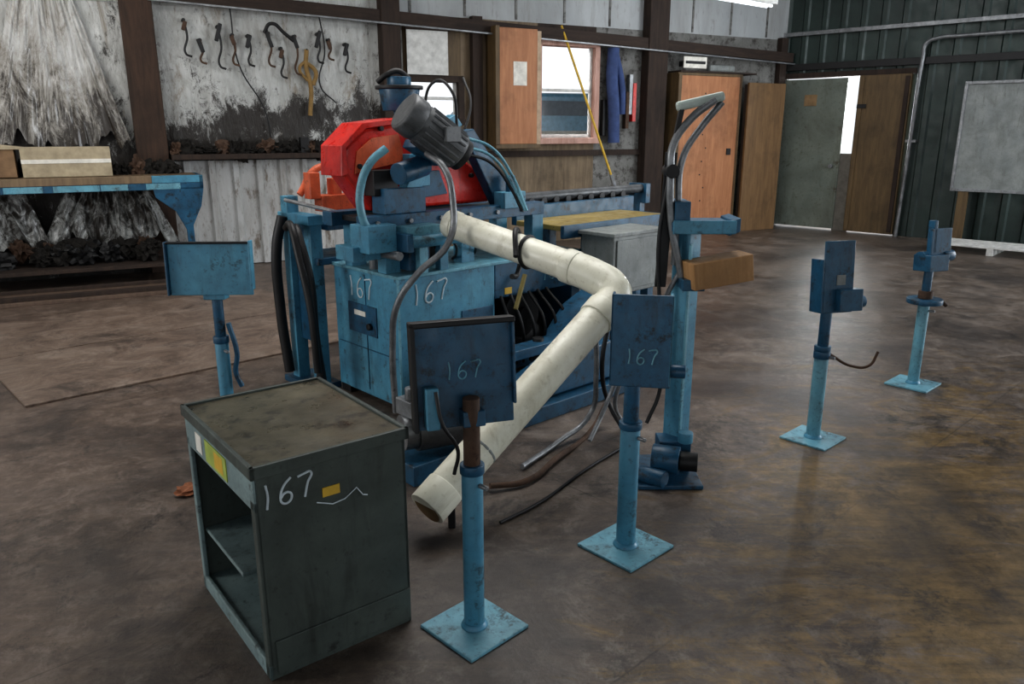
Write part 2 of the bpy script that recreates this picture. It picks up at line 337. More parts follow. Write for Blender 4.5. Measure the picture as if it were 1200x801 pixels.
tube(ST,'loop_b',[(1.27,-.06,2.38),(1.18,-.07,2.28),(1.27,-.07,2.15)],.018,stm)
cyl(ST,'nail',(1.28,0,2.5),(1.28,-.09,2.5),.01,DARK)
LG=empty('wall_ledge',WP,WA)
bx(LG,'board',-.34,2.15,-.28,-.0,1.26,1.32,TIMBER)
dm=plain('debris_black',(.014,.012,.010),.95)
def blob(parent,name,c,r,mat,sub=3,amp=.5):
    me=bpy.data.meshes.new(name); bm=bmesh.new(); bmesh.ops.create_icosphere(bm,subdivisions=sub,radius=1)
    for v in bm.verts:
        k=1+amp*(random.random()-.5); v.co=Vector((v.co.x*r[0]*k,v.co.y*r[1]*k,v.co.z*r[2]*k))
    bm.to_mesh(me); bm.free(); return mk(name,me,parent,mat,c)
for i in range(24):
    s=-.27+i*.10; blob(LG,'debris_%d'%i,(s,-.14,1.34+.05*random.random()),(.06+.05*random.random(),.09,.03+.09*random.random()),dm if i%5 else RUST,3,.9)
bx(LG,'tin',1.1,1.2,-.22,-.12,1.32,1.50,DARK)

# ---------------------------------------------------------------- workbench
WBN=empty('workbench',WP,WA)
BENCHW=woodm('bench_wood',(.13,.09,.055),(.25,.18,.11))
bx(WBN,'top',-5.5,-.14,-.80,-.19,1.08,1.12,BENCHW)
bx(WBN,'front_board',-5.5,-.60,-.835,-.80,1.05,1.125,BENCHW); bx(WBN,'front_rail',-5.5,-.10,-.83,-.79,.98,1.05,BLUED)
for i in range(8): bx(WBN,'chipped_paint_%d'%i,-3.6+i*.42,-3.35+i*.42+.08*(i%3),-.834,-.83,.985,1.045,BLUEL,0)
bx(WBN,'end_rail',-.60,-.10,-.83,-.79,1.05,1.125,BLUE); bx(WBN,'end_rail_b',-.14,-.10,-.83,-.19,.99,1.12,BLUED)
prism(WBN,'corner_bracket',[(-.10,1.0),(-.14,.80),(-.24,.6),(-.24,.0),(-.31,.0),(-.31,.55),(-.40,.75),(-.58,.9),(-.60,1.0)],-.83,-.77,BLUED)
for i,s in enumerate((-2.6,-4.8)): bx(WBN,'leg_%d'%i,s,s+.08,-.80,-.72,0,1.0,BLUED)
bx(WBN,'lower_shelf',-5.5,-.32,-.75,-.22,.16,.20,TIMBER)
bx(WBN,'back_board',-5.5,-.30,-.25,-.20,1.12,1.2,TIMBER)
for i in range(24): blob(WBN,'bench_dirt_%d'%i,(-2.9+i*.11,-.30,1.15+.04*random.random()),(.05+.04*random.random(),.07,.04+.10*random.random()),dm if i%4 else RUST,3,.9)
BXX=empty('cardboard_box',WP,WA)
bx(BXX,'body',-1.75,-.95,-.62,-.36,1.125,1.42,CARD); prism(BXX,'flap',[(-1.95,1.45),(-1.72,1.42),(-1.72,1.40),(-2.0,1.40)],-.62,-.36,CARD); bx(BXX,'tape',-1.75,-.95,-.625,-.62,1.26,1.30,PAPER,0)
prism(BXX,'flap_side',[(-2.05,1.13),(-1.80,1.13),(-1.80,1.42),(-1.95,1.40)],-.6,-.4,plain('brown_card',(.22,.14,.08),.9))
def sheet(PL,nm,s0,s1,z0,z1,y,amp,fan,mpl,sc=1):
    me=bpy.data.meshes.new(nm); bm=bmesh.new(); nx,nz=120,36; g=[]
    for j in range(nz+1):
        row=[]
        for i in range(nx+1):
            a=i/nx; b=j/nz; w=1-fan*b
            x=(s0+s1)/2+(a-.5)*(s1-s0)*w
            yy=y+amp*math.sin(a*38+2*math.sin(b*3))*(1-.5*b)+amp*.7*math.sin(a*17+b*5)+amp*.4*math.sin(a*71+b*9)+amp*.3*math.sin(a*110-b*14)
            zlow=z0+sc*(.10*math.sin(a*9)+.09*math.sin(a*31+1)+.05*math.sin(a*67))
            row.append(bm.verts.new((x,yy-.1*(1-b)*fan,zlow+(z1-zlow)*b)))
        g.append(row)
    for j in range(nz):
        for i in range(nx):
            f=bm.faces.new((g[j][i],g[j][i+1],g[j+1][i+1],g[j+1][i])); f.smooth=True
    bm.to_mesh(me); bm.free(); return mk(nm,me,PL,mpl)
mpl,nt,b=newmat('plastic'); 
nt.links.new(ramp(nt,noise(nt,coord(nt,(1,1,.6)),6,12,.85,.9),[(.43,(.34,.35,.34)),(.53,(.030,.026,.022))]),b.inputs['Base Color']); b.inputs['Roughness'].default_value=.3
mpc,nt,b=newmat('plastic_clear')
sxx=N(nt,'ShaderNodeSeparateXYZ'); nt.links.new(coord(nt),sxx.inputs[0])
mrr=N(nt,'ShaderNodeMapRange'); nt.links.new(sxx.outputs[2],mrr.inputs[0]); mrr.inputs[1].default_value=2.3; mrr.inputs[2].default_value=1.4; mrr.inputs[3].default_value=-.03; mrr.inputs[4].default_value=.16
fx=math_(nt,'ADD',noise(nt,coord(nt,(1,1,.35)),5,12,.85,.7),mrr.outputs[0])
nt.links.new(ramp(nt,fx,[(.42,(.47,.47,.46)),(.55,(.26,.245,.22)),(.63,(.04,.033,.027))]),b.inputs['Base Color']); b.inputs['Roughness'].default_value=.25
PL=empty('plastic_sheeting',WP,WA)
sheet(PL,'sheet_under',-1.7,-.35,.30,.98,-.25,.03,.4,mpl); sheet(PL,'sheet_left',-3.6,-1.6,.27,.98,-.25,.03,.2,mpl)
PL2=empty('plastic_drape',WP,WA)
sheet(PL2,'drape',-2.05,-.72,1.42,2.99,-.06,.013,.62,mpc,.8)
JK=empty('scrap_pile',WP,WA)
for i in range(34):
    s=-3.4+random.random()*2.9; blob(JK,'scrap_%d'%i,(s,-.5+.2*random.random(),.26+.12*random.random()),(.07+.09*random.random(),.10,.05+.07*random.random()),(dm,RUST,dm,DARK,dm,dm)[i%6],3,.9)
FS=empty('loose_plywood_sheet',WP,WA)
bx(FS,'sheet',-3.5,-.2,-1.5,-.85,.0,.035,woodm('loose_ply',(.09,.06,.045),(.16,.11,.08))); bx(FS,'batten',-3.5,-.4,-1.45,-1.38,.035,.075,TIMBER); bx(FS,'batten_2',-3.5,-.6,-1.05,-1.0,.035,.07,TIMBER)
def ply_mat():
    m,nt,b=newmat('floor_sheet_ply'); n2=noise(nt,coord(nt),3,12,.82,.8); gr=noise(nt,coord(nt,(1,8,1)),2,10,.75,.7)
    c=ramp(nt,n2,[(.36,(.065,.045,.036)),(.5,(.165,.122,.096)),(.64,(.29,.235,.195))])
    c=mix(nt,ramp(nt,gr,[(.42,0.0),(.66,.5)]),c,(.25,.175,.13))
    c=mix(nt,ramp(nt,noise(nt,coord(nt),1.2,12,.85,.5),[(.38,.8),(.47,0.0)]),c,(.038,.028,.024))
    nt.links.new(c,b.inputs['Base Color']); b.inputs['Roughness'].default_value=.46; bump(nt,b,n2,.15,.01); return m
PS=empty('floor_plywood_sheet',(-2.89,4.32,0),math.radians(43.2))
PM=ply_mat()
bx(PS,'sheet',0,2.9,0,1.22,.0,.014,PM,.002); bx(PS,'sheet_b',-.3,2.6,1.235,2.45,.0,.014,PM,.002)

# ---------------------------------------------------------------- front cabinet
CB=empty('open_metal_cabinet',(-.72,1.965,0),math.radians(38))
w,d,hh=.485,.64,.69
bx(CB,'front_panel',0,w,0,.015,0,hh-.02,GREYG); bx(CB,'kick_panel',.02,w-.005,-.006,0,.02,.13,GREYG,.002)
bx(CB,'side_panel',w-.015,w,.0,d,0,hh-.02,GREYG); bx(CB,'back_panel',0,w,d-.015,d,0,hh-.02,GREYG)
bx(CB,'bottom',0,w,0,d,.03,.045,GREYGL); bx(CB,'shelf',.02,w-.015,.25,d-.015,.22,.235,GREYGL); bx(CB,'shelf_support',.16,.175,.2,.25,.045,.235,DARK)
bx(CB,'shelf_box',.2,.4,.3,.55,.235,.33,DARK)
bx(CB,'opening_header',-.003,.012,0,d,.555,hh-.02,GREYGL); bx(CB,'stile_near',-.003,.012,0,.035,0,hh-.1,GREYG); bx(CB,'stile_far',-.003,.012,d-.03,d,0,hh-.1,GREYGL); bx(CB,'opening_sill',-.003,.012,0,d,0,.055,GREYGL)
bx(CB,'inner_back',w-.03,w-.02,.015,d-.015,.05,.66,DARK,0)
bx(CB,'lid',-.008,w+.008,-.008,d+.008,hh-.022,hh,LID,.006)
for i,(a,b_,c_,d_) in enumerate(((-.010,w+.010,-.010,.004),(-.010,w+.010,d-.004,d+.010),(-.010,.004,-.01,d+.01),(w-.004,w+.010,-.01,d+.01))): bx(CB,'rim_%d'%i,a,b_,c_,d_,hh-.03,hh+.008,GREYG,.002)
bx(CB,'warning_label',-.006,-.003,.22,.42,.57,.645,plain('label_green',(.38,.46,.10),.6),0); bx(CB,'label_stripe',-.0065,-.006,.25,.33,.58,.635,YEL,0); bx(CB,'label_white',-.006,-.003,.46,.52,.575,.64,PAPER,0)
bx(CB,'yellow_tag',.20,.255,-.003,0,.545,.575,YEL,0)
chalk(CB,'chalk_number','167',.075,(.095,-.002,.60),(1,0,.05),(.05,0,1),.0035)
tube(CB,'chalk_scribble',[(.18,-.002,.535),(.23,-.002,.515),(.27,-.002,.52),(.31,-.002,.545),(.33,-.002,.515),(.345,-.002,.51)],.002,CHALK,smooth=False)

# ---------------------------------------------------------------- plate stands
def stand(x,y,rz,plate,ph,r,head,name='work_support_stand',ptop=None):
    S=empty(name,(x,y,0),math.radians(rz))
    bx(S,'base_plate',-plate/2,plate/2,-plate/2,plate/2,0,.012,BLUEL,.003)
    cyl(S,'weld_collar',(0,0,.012),(0,0,.03),r*1.35,BLUE,r*1.05)
    cyl(S,'outer_tube',(0,0,.012),(0,0,ph*.72),r,BLUEL if head in 'DE' else BLUE)
    cyl(S,'inner_tube',(0,0,ph*.70),(0,0,ptop or ph+.05),r*.78,BLUED if head!='A' else RUST)
    cyl(S,'lock_collar',(0,0,ph*.70),(0,0,ph*.74),r*1.15,BLUED)
    cyl(S,'lock_bolt',(0,-r,ph*.66),(0,-r-.035,ph*.66),.008,STEEL)
    return S
def rh(S,yaw,z,tilt):
    E=bpy.data.objects.new('head',None); COL.objects.link(E); E.parent=S; E.location=(0,0,z); E.rotation_euler=(tilt,0,math.radians(yaw)-S.rotation_euler[2]); return E
A=stand(-.125,2.225,45,.255,.80,.034,'A','work_support_stand',.81); H=rh(A,18,.87,math.radians(-6))
bx(H,'plate',-.165,.15,.05,.065,-.16,.175,BLUED); bx(H,'rim_l',-.175,-.16,.02,.07,-.16,.175,DARK);bx(H,'rim_t',-.175,.155,.02,.07,.16,.178,DARK);bx(H,'rim_r',.145,.155,.03,.07,-.10,.175,BLUED)
bx(H,'bracket',-.14,-.10,.0,.05,-.15,-.02,BLUE);bx(H,'clamp',-.03,.04,-.01,.06,-.15,-.10,BLUED); tube(H,'cable',[(-.11,0,-.03),(-.10,-.02,-.12),(-.05,0,-.22),(-.06,.02,-.3)],.006,BLACK)
chalk(H,'chalk_number','167',.055,(-.01,.048,.02),(1,0,0),(.05,0,1),.0025,BLUEL)
C=stand(.45,2.74,43,.27,.72,.038,'C'); H=rh(C,-10,.85,math.radians(-4))
bx(H,'plate',-.085,.135,-.05,-.035,-.165,.175,BLUED); bx(H,'side_l',-.085,-.075,-.05,.03,-.15,.175,BLUED); bx(H,'side_r',.125,.135,-.05,.03,-.16,.175,BLUE)
bx(H,'clamp',-.05,.08,-.035,.05,-.14,-.02,BLUED); cyl(H,'knob',(.13,0,-.11),(.19,0,-.11),.025,BLUED); chalk(H,'chalk_number','167',.055,(.03,-.052,-.05),(1,0,0),(.05,0,1),.0028,BLUEL)
Dd=stand(1.61,3.85,43,.25,.70,.036,'D'); H=rh(Dd,14,.87,math.radians(-5))
bx(H,'plate',-.07,.10,-.05,-.038,-.17,.19,BLUED); bx(H,'flange',-.08,-.07,-.05,.05,-.17,.10,BLUED); bx(H,'flange_r',.09,.10,-.05,.04,-.08,.12,BLUED)
bx(H,'clamp',.0,.13,-.09,.05,-.16,-.05,BLUED); cyl(H,'pin',(.10,-.04,-.12),(.17,-.04,-.12),.03,BLUED); bx(H,'label',-.0,.05,-.053,-.05,-.03,.02,BOXG,0)
cyl(Dd,'crank_hub',(0,0,.45),(0,0,.49),.042,BLUED); tube(Dd,'crank',[(.03,-.03,.47),(.14,-.1,.40),(.22,-.16,.40),(.26,-.18,.47)],.007,RUST)
Ee=stand(2.60,4.76,43,.26,.75,.034,'E'); H=rh(Ee,20,.86,math.radians(-4))
bx(H,'plate',-.06,.10,-.05,-.03,-.06,.15,BLUED); bx(H,'channel',-.09,.06,-.08,.05,-.11,-.01,BLUED); cyl(H,'pin',(.05,-.03,-.02),(.13,-.03,-.02),.035,BLUED); cyl(H,'roller',(-.09,0,-.04),(-.02,0,-.04),.05,BLUED)
bx(H,'upright',-.045,-.02,-.05,.0,.0,.20,BLUED)
cyl(Ee,'hand_wheel',(0,0,.54),(0,0,.57),.105,BLUED); cyl(Ee,'hub',(0,0,.57),(0,0,.62),.042,RUST); tube(Ee,'crank',[(.08,-.06,.56),(.12,-.09,.52)],.012,RUST)
Ls=stand(-1.405,3.60,43,.20,.86,.032,'L'); H=rh(Ls,2,.97,math.radians(-3))
bx(H,'plate',-.19,.19,-.05,-.035,-.125,.125,BLUE); bx(H,'lip_top',-.19,.19,-.07,-.035,.115,.125,DARK); bx(H,'lip_l',-.20,-.19,-.07,-.02,-.125,.125,BLUED); bx(H,'lip_r',.185,.195,-.07,-.02,-.10,.13,BLUE); bx(H,'bracket',-.05,.05,-.035,.04,-.15,0,BLUE)
tube(Ls,'chain',[(.03,-.03,.70),(.05,-.05,.55),(.04,-.04,.45),(.06,-.05,.38)],.012,BLUED)
OB=empty('orange_rag',(-1.46,3.22,0),.6); blob(OB,'cloth',(0,0,.018),(.06,.05,.018),plain('rag',(.30,.12,.06),.9),3,.8)

# ---------------------------------------------------------------- saw machine
M=empty('cutoff_saw_machine',(-.63,4.19,0),math.radians(43.2))
ce,se=math.cos(math.radians(43.2)),math.sin(math.radians(43.2))
def L(X,Y,z):
    dx,dy=X+.63,Y-4.19; return (dx*ce+dy*se,-dx*se+dy*ce,z)
bx(M,'body_left',0,.72,0,.68,.04,.80,BLUE,.01); bx(M,'body_right_top',.72,1.5,.0,.68,.58,.80,BLUED,.006); bx(M,'body_right_back',.72,1.5,.55,.68,.04,.6,BLUED); bx(M,'body_right_end',1.42,1.5,0,.6,.04,.6,BLUED)
bx(M,'top_lip',-.01,1.5,-.012,.69,.795,.815,BLUEL,.004)
bx(M,'seam_left',-.004,0,.33,.335,.08,.78,BLUED,0); bx(M,'seam_low',-.004,0,.03,.65,.33,.335,BLUED,0)
bx(M,'switch_plate',-.008,0,.22,.52,.42,.60,BLUED,.002); bx(M,'switch_paper',-.011,-.008,.33,.45,.53,.56,PAPER,0); cyl(M,'switch_button',(-.03,.28,.48),(-.008,.28,.48),.02,BLACK)
bx(M,'edge_strip',-.006,.006,-.006,.006,.05,.8,BLUEL,.002)
chalk(M,'chalk_end_number','167',.12,(-.002,.38,.70),(0,-1,0),(0,.03,1),.0045); chalk(M,'chalk_side_number','167',.12,(.22,-.002,.70),(1,0,.05),(.05,0,1),.005); chalk(M,'chalk_mark','16',.09,(1.2,-.002,.69),(1,0,0),(.05,0,1),.003,BLUEL)
bx(M,'yellow_sticker',.80,.86,-.004,0,.60,.64,YEL,0); bx(M,'dark_hatch',.45,.70,-.006,0,.25,.55,BLUED)
bx(M,'inner_dark',.74,1.4,.5,.54,.05,.58,DARK,0)
cyl(M,'inner_pulley',(1.05,.10,.42),(1.05,.20,.42),.16,DARK); cyl(M,'inner_pulley_hub',(1.05,.06,.42),(1.05,.10,.42),.05,DARK)
cyl(M,'inner_motor',(.85,.3,.25),(1.3,.3,.25),.15,DARK); bx(M,'inner_block',.8,1.35,.1,.45,.05,.14,BLUED)
prism(M,'belt_cover',[(.95,.08),(1.45,.08),(1.5,.35),(1.4,.58),(1.2,.5),(1.0,.3)],-.30,-.12,BLUED,.01)
bar(M,'yellow_lever',(.92,-.06,.72),(.80,-.10,.52),.025,.02,plain('dull_yellow',(.20,.16,.05),.7))
for i in range(6): tube(M,'inner_cable_%d'%i,[(.75+.08*i,-.02,.60),(.78+.08*i,-.08-.02*i,.40),(.85+.06*i,-.06,.15)],.010,BLACK)
bx(M,'base_beam',-.05,1.45,-.62,-.52,.0,.09,BLUED); bx(M,'base_beam_cross',.2,.30,-.6,.0,.0,.10,BLUED); bx(M,'base_beam_cross_b',1.2,1.3,-.6,.0,.0,.10,BLUED)
prism(M,'sloped_guard',[(.35,.10),(1.25,.10),(1.2,.34),(.7,.30),(.4,.2)],-.55,-.40,BLUED,.01)
for i,(a,b_) in enumerate(((.5,-.35),(.8,-.3),(1.05,-.33))): cyl(M,'valve_%d'%i,(a,b_,.1),(a,b_,.38),.035,(BLUED,DARK,BLUED)[i]); 
bx(M,'valve_manifold',.45,1.1,-.38,-.26,.30,.36,BLUED)
bx(M,'foot_1',0,.1,0,.1,0,.05,DARK);bx(M,'foot_2',0,.1,.56,.66,0,.05,DARK);bx(M,'foot_3',1.4,1.5,.56,.66,0,.05,DARK);bx(M,'foot_4',1.4,1.5,0,.1,0,.05,DARK)
p=L(-.46,3.42,.22); q=L(-.26,3.52,.22)
bx(M,'pump_base',p[0]-.1,p[0]+.32,p[1]-.12,p[1]+.12,0,.10,BLUED); cyl(M,'pump_motor',p,q,.10,MOTOR); cyl(M,'pump_end',L(-.52,3.39,.22),p,.085,STEEL); bx(M,'pump_block',p[0]-.05,p[0]+.1,p[1]-.08,p[1]+.08,.30,.38,STEEL); cyl(M,'gear',L(-.23,3.53,.22),L(-.18,3.55,.22),.12,DARK)
cyl(M,'pump_cap',(p[0]+.18,p[1],.25),(p[0]+.18,p[1],.42),.04,BLACK); cyl(M,'pump_fitting',(p[0]-.02,p[1],.38),(p[0]-.02,p[1],.44),.025,STEEL)
bx(M,'rail_front',-.12,1.25,.10,.20,1.06,1.14,BLUED,.004); bx(M,'rail_back',-.12,1.4,.46,.56,1.06,1.14,BLUED,.004); bx(M,'deck',-.05,1.2,.18,.48,1.09,1.12,DARK)
for i,(a,b_) in enumerate(((0,.15),(.55,.15),(.0,.5),(1.15,.15),(1.15,.5))): bx(M,'riser_%d'%i,a,a+.10,b_-.04,b_+.04,.81,1.07,BLUE)
bx(M,'slide_block',-.16,.02,.02,.2,.95,1.10,BLUE); bx(M,'slide_block_2',-.20,-.02,.12,.30,.90,.98,BLUE); bx(M,'slide_plate',.06,.30,-.02,.1,1.02,1.08,BLUEL)
bx(M,'clamp_body',.10,.24,.02,.12,.83,1.02,BLUED); cyl(M,'clamp_screw',(.0,-.03,.93),(.0,.2,.93),.025,STEEL); cyl(M,'air_cylinder',(.04,-.04,1.0),(.44,-.04,1.0),.035,BLUE); cyl(M,'air_cylinder_rod',(.44,-.04,1.0),(.6,-.04,1.0),.012,STEEL)
bx(M,'cyl_mount',.02,.06,-.08,.1,.95,1.05,BLUED); bx(M,'bracket_leg',.30,.36,.0,.05,.81,1.02,BLUE); bx(M,'bracket_leg_b',.14,.20,-.02,.03,.81,.98,BLUEL)
for i in range(6): cyl(M,'rail_bolt_%d'%i,(-.05+i*.22,.085,1.10),(-.05+i*.22,.10,1.10),.014,STEEL)
for i,(a,b_) in enumerate(((.05,.3),(.25,.4),(.45,.28),(.62,.4))): cyl(M,'deck_fitting_%d'%i,(a,b_,.81),(a,b_,.93),.03,(STEEL,BLUED,DARK,STEEL)[i])
for i in range(4): tube(M,'deck_cable_%d'%i,[(.1+.15*i,.22,1.06),(.14+.15*i,.05,.96),(.2+.15*i,.1,.88),(.25+.15*i,.2,.83)],.008,BLACK)
bx(M,'fence_bracket',.86,1.04,.06,.16,1.12,1.22,BLUE); bx(M,'fence_post',.92,.97,.08,.12,1.2,1.32,BLUED)
bx(M,'feed_table',1.30,2.42,.0,.42,.95,.985,TABLE); bx(M,'feed_edge',1.30,2.42,-.03,.0,.90,.985,BLUED); bx(M,'feed_edge_r',2.42,2.45,-.03,.44,.90,.985,BLUED); bx(M,'feed_fence',1.3,2.6,.42,.47,.95,1.08,BLUED)
cyl(M,'roller_bar',(1.35,.56,1.12),(2.9,.56,1.12),.035,MOTOR); cyl(M,'roller_bar_b',(1.35,.64,1.09),(2.9,.64,1.09),.025,DARK); bx(M,'bar_bracket',1.32,1.38,.5,.68,1.0,1.16,BLUE);bx(M,'bar_bracket_b',2.86,2.92,.5,.68,1.0,1.16,BLUED)
for i in range(10): cyl(M,'feed_roller_%d'%i,(1.42+i*.13,.52,1.09),(1.42+i*.13,.72,1.09),.03,DARK)
for i,(a,b_) in enumerate(((2.3,.02),(2.3,.34),(1.55,.34),(2.86,.56))): bx(M,'table_leg_%d'%i,a,a+.07,b_,b_+.07,0,.95 if i<3 else 1.02,BLUED)
bx(M,'table_stretcher',1.5,2.35,.02,.07,.3,.36,BLUED)
bx(M,'control_box',1.46,1.98,-.32,-.04,.54,.93,BOXG,.008); bx(M,'control_box_lid',1.44,2.0,-.34,-.02,.925,.95,BOXG,.004); bx(M,'control_door',1.49,1.95,-.33,-.32,.57,.90,BOXG); bx(M,'control_mount',1.5,1.94,-.06,.0,.62,.9,BLUED); bx(M,'control_leg',1.7,1.78,-.2,-.12,.0,.54,BLUED)
bx(M,'end_leg',-.14,-.06,.95,1.03,0,1.2,BLUE); bx(M,'end_leg_b',-.12,-.04,.72,.80,0,1.08,BLUE); bx(M,'end_top',-.14,-.04,.70,1.08,1.04,1.10,BLUE); bx(M,'end_panel',-.10,-.08,.76,.96,.3,1.04,BLUED); bx(M,'end_shelf',-.1,.5,.68,1.05,.80,.84,BLUED); bx(M,'end_foot',-.18,.02,.70,1.08,0,.04,BLUED)
tube(M,'black_hose_a',[(-.16,.98,1.08),(-.20,1.0,.9),(-.20,1.02,.5),(-.18,1.0,.08)],.032,BLACK)
tube(M,'black_hose_b',[(-.17,.80,1.0),(-.2,.74,1.03),(-.22,.66,.95),(-.22,.58,.75),(-.22,.56,.4),(-.20,.54,.1)],.028,BLACK)
tube(M,'black_hose_c',[(-.19,.88,1.02),(-.24,.72,1.05),(-.26,.62,.9),(-.26,.52,.6),(-.25,.5,.2)],.022,BLACK)
cyl(M,'lever_rod',(-.15,.95,1.18),(.1,.3,1.08),.012,STEEL); 
tube(M,'orange_hose',[(-.02,1.0,1.2),(.12,1.0,1.36),(.28,.95,1.34),(.35,.9,1.2)],.022,ORANGE); bx(M,'orange_bracket',.05,.35,.85,.95,1.10,1.20,ORANGE)
bx(M,'orange_finger',-.02,.05,.86,.94,1.18,1.34,ORANGE); bx(M,'orange_finger_b',.14,.2,.86,.94,1.18,1.30,ORANGE)
bx(M,'rear_table',.0,1.4,.72,1.05,1.0,1.05,BLUED);bx(M,'rear_leg',1.2,1.28,.9,.98,0,1.0,BLUED)
# saw head
prism(M,'blade_guard',[(-.14,1.36),(-.13,1.50),(.0,1.60),(.25,1.63),(.42,1.57),(.68,1.44),(.90,1.30),(.92,1.15),(.02,1.15)],.26,.44,RED,.02)
prism(M,'blade_guard_rim',[(-.17,1.35),(-.16,1.51),(-.02,1.63),(.26,1.66),(.26,1.63),(0,1.6),(-.13,1.5),(-.13,1.36)],.24,.46,RED,.004)
prism(M,'guard_panel',[(-.08,1.36),(-.06,1.48),(.04,1.55),(.22,1.57),(.26,1.42)],.25,.26,ORANGE,.003)
prism(M,'guard_dark_slot',[(.3,1.2),(.34,1.36),(.5,1.36),(.56,1.22)],.245,.26,BLUED,.003)
bx(M,'blue_arm_block',.02,.30,.12,.25,1.14,1.28,BLUED); bx(M,'blue_side_plate',.24,.38,.18,.25,1.28,1.46,BLUE); bx(M,'dark_gearbox',-.02,.14,.16,.26,1.24,1.38,DARK)
cyl(M,'guard_bolt',(.5,.22,1.42),(.5,.26,1.42),.03,STEEL)
for i,(a,z) in enumerate(((-.05,1.40),(.1,1.6),(.75,1.32),(.12,1.2))): cyl(M,'bolt_%d'%i,(a,.235,z),(a,.26,z),.014,DARK)
m0=Vector(L(-.535,4.24,1.665)); m1=Vector(L(-.30,4.38,1.475)); dr=(m1-m0).normalized()
cyl(M,'saw_motor',m0,m1,.105,MOTOR,None,32,.01); cyl(M,'motor_fan_cover',m0-dr*.05,m0+dr*.06,.112,MOTOR,None,32,.02); cyl(M,'motor_end_bell',m1,m1+dr*.04,.09,DARK)
for i in range(18):
    a=i/18*2*pi; u_=dr.orthogonal().normalized(); v_=dr.cross(u_); o=(u_*math.cos(a)+v_*math.sin(a))*.107
    bar(M,'fin_%d'%i,m0+o+dr*.08,m1+o-dr*.02,.010,.010,MOTOR,0)
mm=(m0+m1)/2; box(M,'motor_junction_box',mm+Vector((0.03,-.10,.0)),(.10,.06,.08),MOTOR); box(M,'motor_mount',mm+Vector((.02,.12,-.1)),(.22,.12,.05),BLUED,(0,.5,0))
cyl(M,'arbor_housing',L(-.5,4.48,1.40),L(-.62,4.30,1.36),.06,BLUED)
prism(M,'pivot_arm',[(.10,1.12),(.20,1.12),(.42,1.5),(.60,1.62),(.55,1.68),(.34,1.58)],.14,.22,BLUE,.006)
prism(M,'pivot_arm_b',[(.62,1.58),(.70,1.60),(1.05,1.18),(.98,1.12),(.9,1.12)],.16,.24,BLUED,.006)
tube(M,'curved_handle',[L(-.66,4.18,1.50),L(-.74,4.15,1.43),L(-.80,4.15,1.30),L(-.80,4.15,1.15),L(-.76,4.18,1.04)],.022,BLUEL)
cyl(M,'pulley_stem',L(-.62,4.75,1.5),L(-.66,4.75,1.78),.05,BLUED); cyl(M,'pulley_brim',L(-.66,4.75,1.82),L(-.66,4.75,1.84),.14,DARK); cyl(M,'pulley_cap',L(-.66,4.75,1.84),L(-.66,4.75,1.89),.07,BLUED); cyl(M,'pulley_body',L(-.66,4.75,1.70),L(-.66,4.75,1.82),.10,BLUED,.12); bx(M,'pulley_bracket',.48,.62,.40,.56,1.55,1.68,BLUE)
tube(M,'pulley_crank',[L(-.78,4.72,1.86),L(-.72,4.7,1.90),L(-.66,4.72,1.92),L(-.60,4.74,1.88)],.016,DARK)
tube(M,'flex_conduit',[L(-.46,4.28,1.47),L(-.36,4.18,1.40),L(-.315,4.14,1.25),L(-.335,4.08,1.02),L(-.50,4.02,.86),L(-.61,4.02,.70),L(-.655,4.08,.45),L(-.66,4.12,.05)],.018,STEEL)
for i,(a,b_) in enumerate(((0,0),(.04,.02),(.09,.03))):
    tube(M,'blue_air_line_%d'%i,[L(-.27,4.6,1.46+a),L(-.12,4.7,1.40+a),L(.0,4.75,1.24+a),L(.06+b_,4.72,1.12)],.009,BLUEL if i else BLACK)
tube(M,'rear_cable',[L(-.3,4.8,1.55),L(-.25,4.9,1.75),L(-.3,5.0,1.9)],.008,BLACK)
tube(M,'hook_cable',[L(-.5,4.5,1.6),L(-.42,4.45,1.85),L(-.33,4.4,1.80),L(-.30,4.4,1.6)],.008,BLACK)

# ---------------------------------------------------------------- duct
DU=empty('dust_duct',(0,0,0))
R=.080
tube(DU,'upper_pipe',[(-.33,4.315,1.085),(-.29,4.28,1.075),(.30,3.80,.935),(.37,3.745,.915)],R*.95,PVC,True,False)
cyl(DU,'upper_collar',(-.345,4.33,1.09),(-.30,4.29,1.078),R*1.0,PVC)
tube(DU,'lower_pipe',[(.47,3.60,.80),(.40,3.53,.745),(-.335,2.815,.135)],R,PVC,True,False)
tube(DU,'elbow',[(.30,3.80,.935),(.40,3.725,.905),(.485,3.65,.855),(.485,3.61,.815),(.42,3.55,.765)],R*1.06,PVC)
cyl(DU,'coupling',(.27,3.822,.943),(.32,3.784,.93),R*1.09,PVC); cyl(DU,'coupling_low',(.44,3.57,.78),(.39,3.52,.737),R*1.09,PVC)
cyl(DU,'open_end',(-.342,2.808,.129),(-.27,2.88,.19),R*1.04,PVC)
cyl(DU,'mouth',(-.3435,2.8065,.128),(-.342,2.808,.129),R*.85,plain('duct_mouth',(.16,.10,.045),.9))
cyl(DU,'clamp_band',(-.14,3.006,.297),(-.132,3.014,.304),R*1.02,BOXG)
bar(DU,'floor_prop',(-.25,2.90,.14),(-.25,2.90,0),.03,.03,DARK)
tube(DU,'support_strap',[(.02,3.86,.98),(.02,3.98,1.10),(.05,4.08,1.0),(.03,4.05,.86),(.0,3.95,.86)],.014,BLACK)
tube(DU,'strap_band',[(.085+.075*math.cos(a)*.65, 3.97+.078*math.cos(a)*.76, .985+.080*math.sin(a)) for a in [i/12*2*pi for i in range(13)]],.010,BLACK)

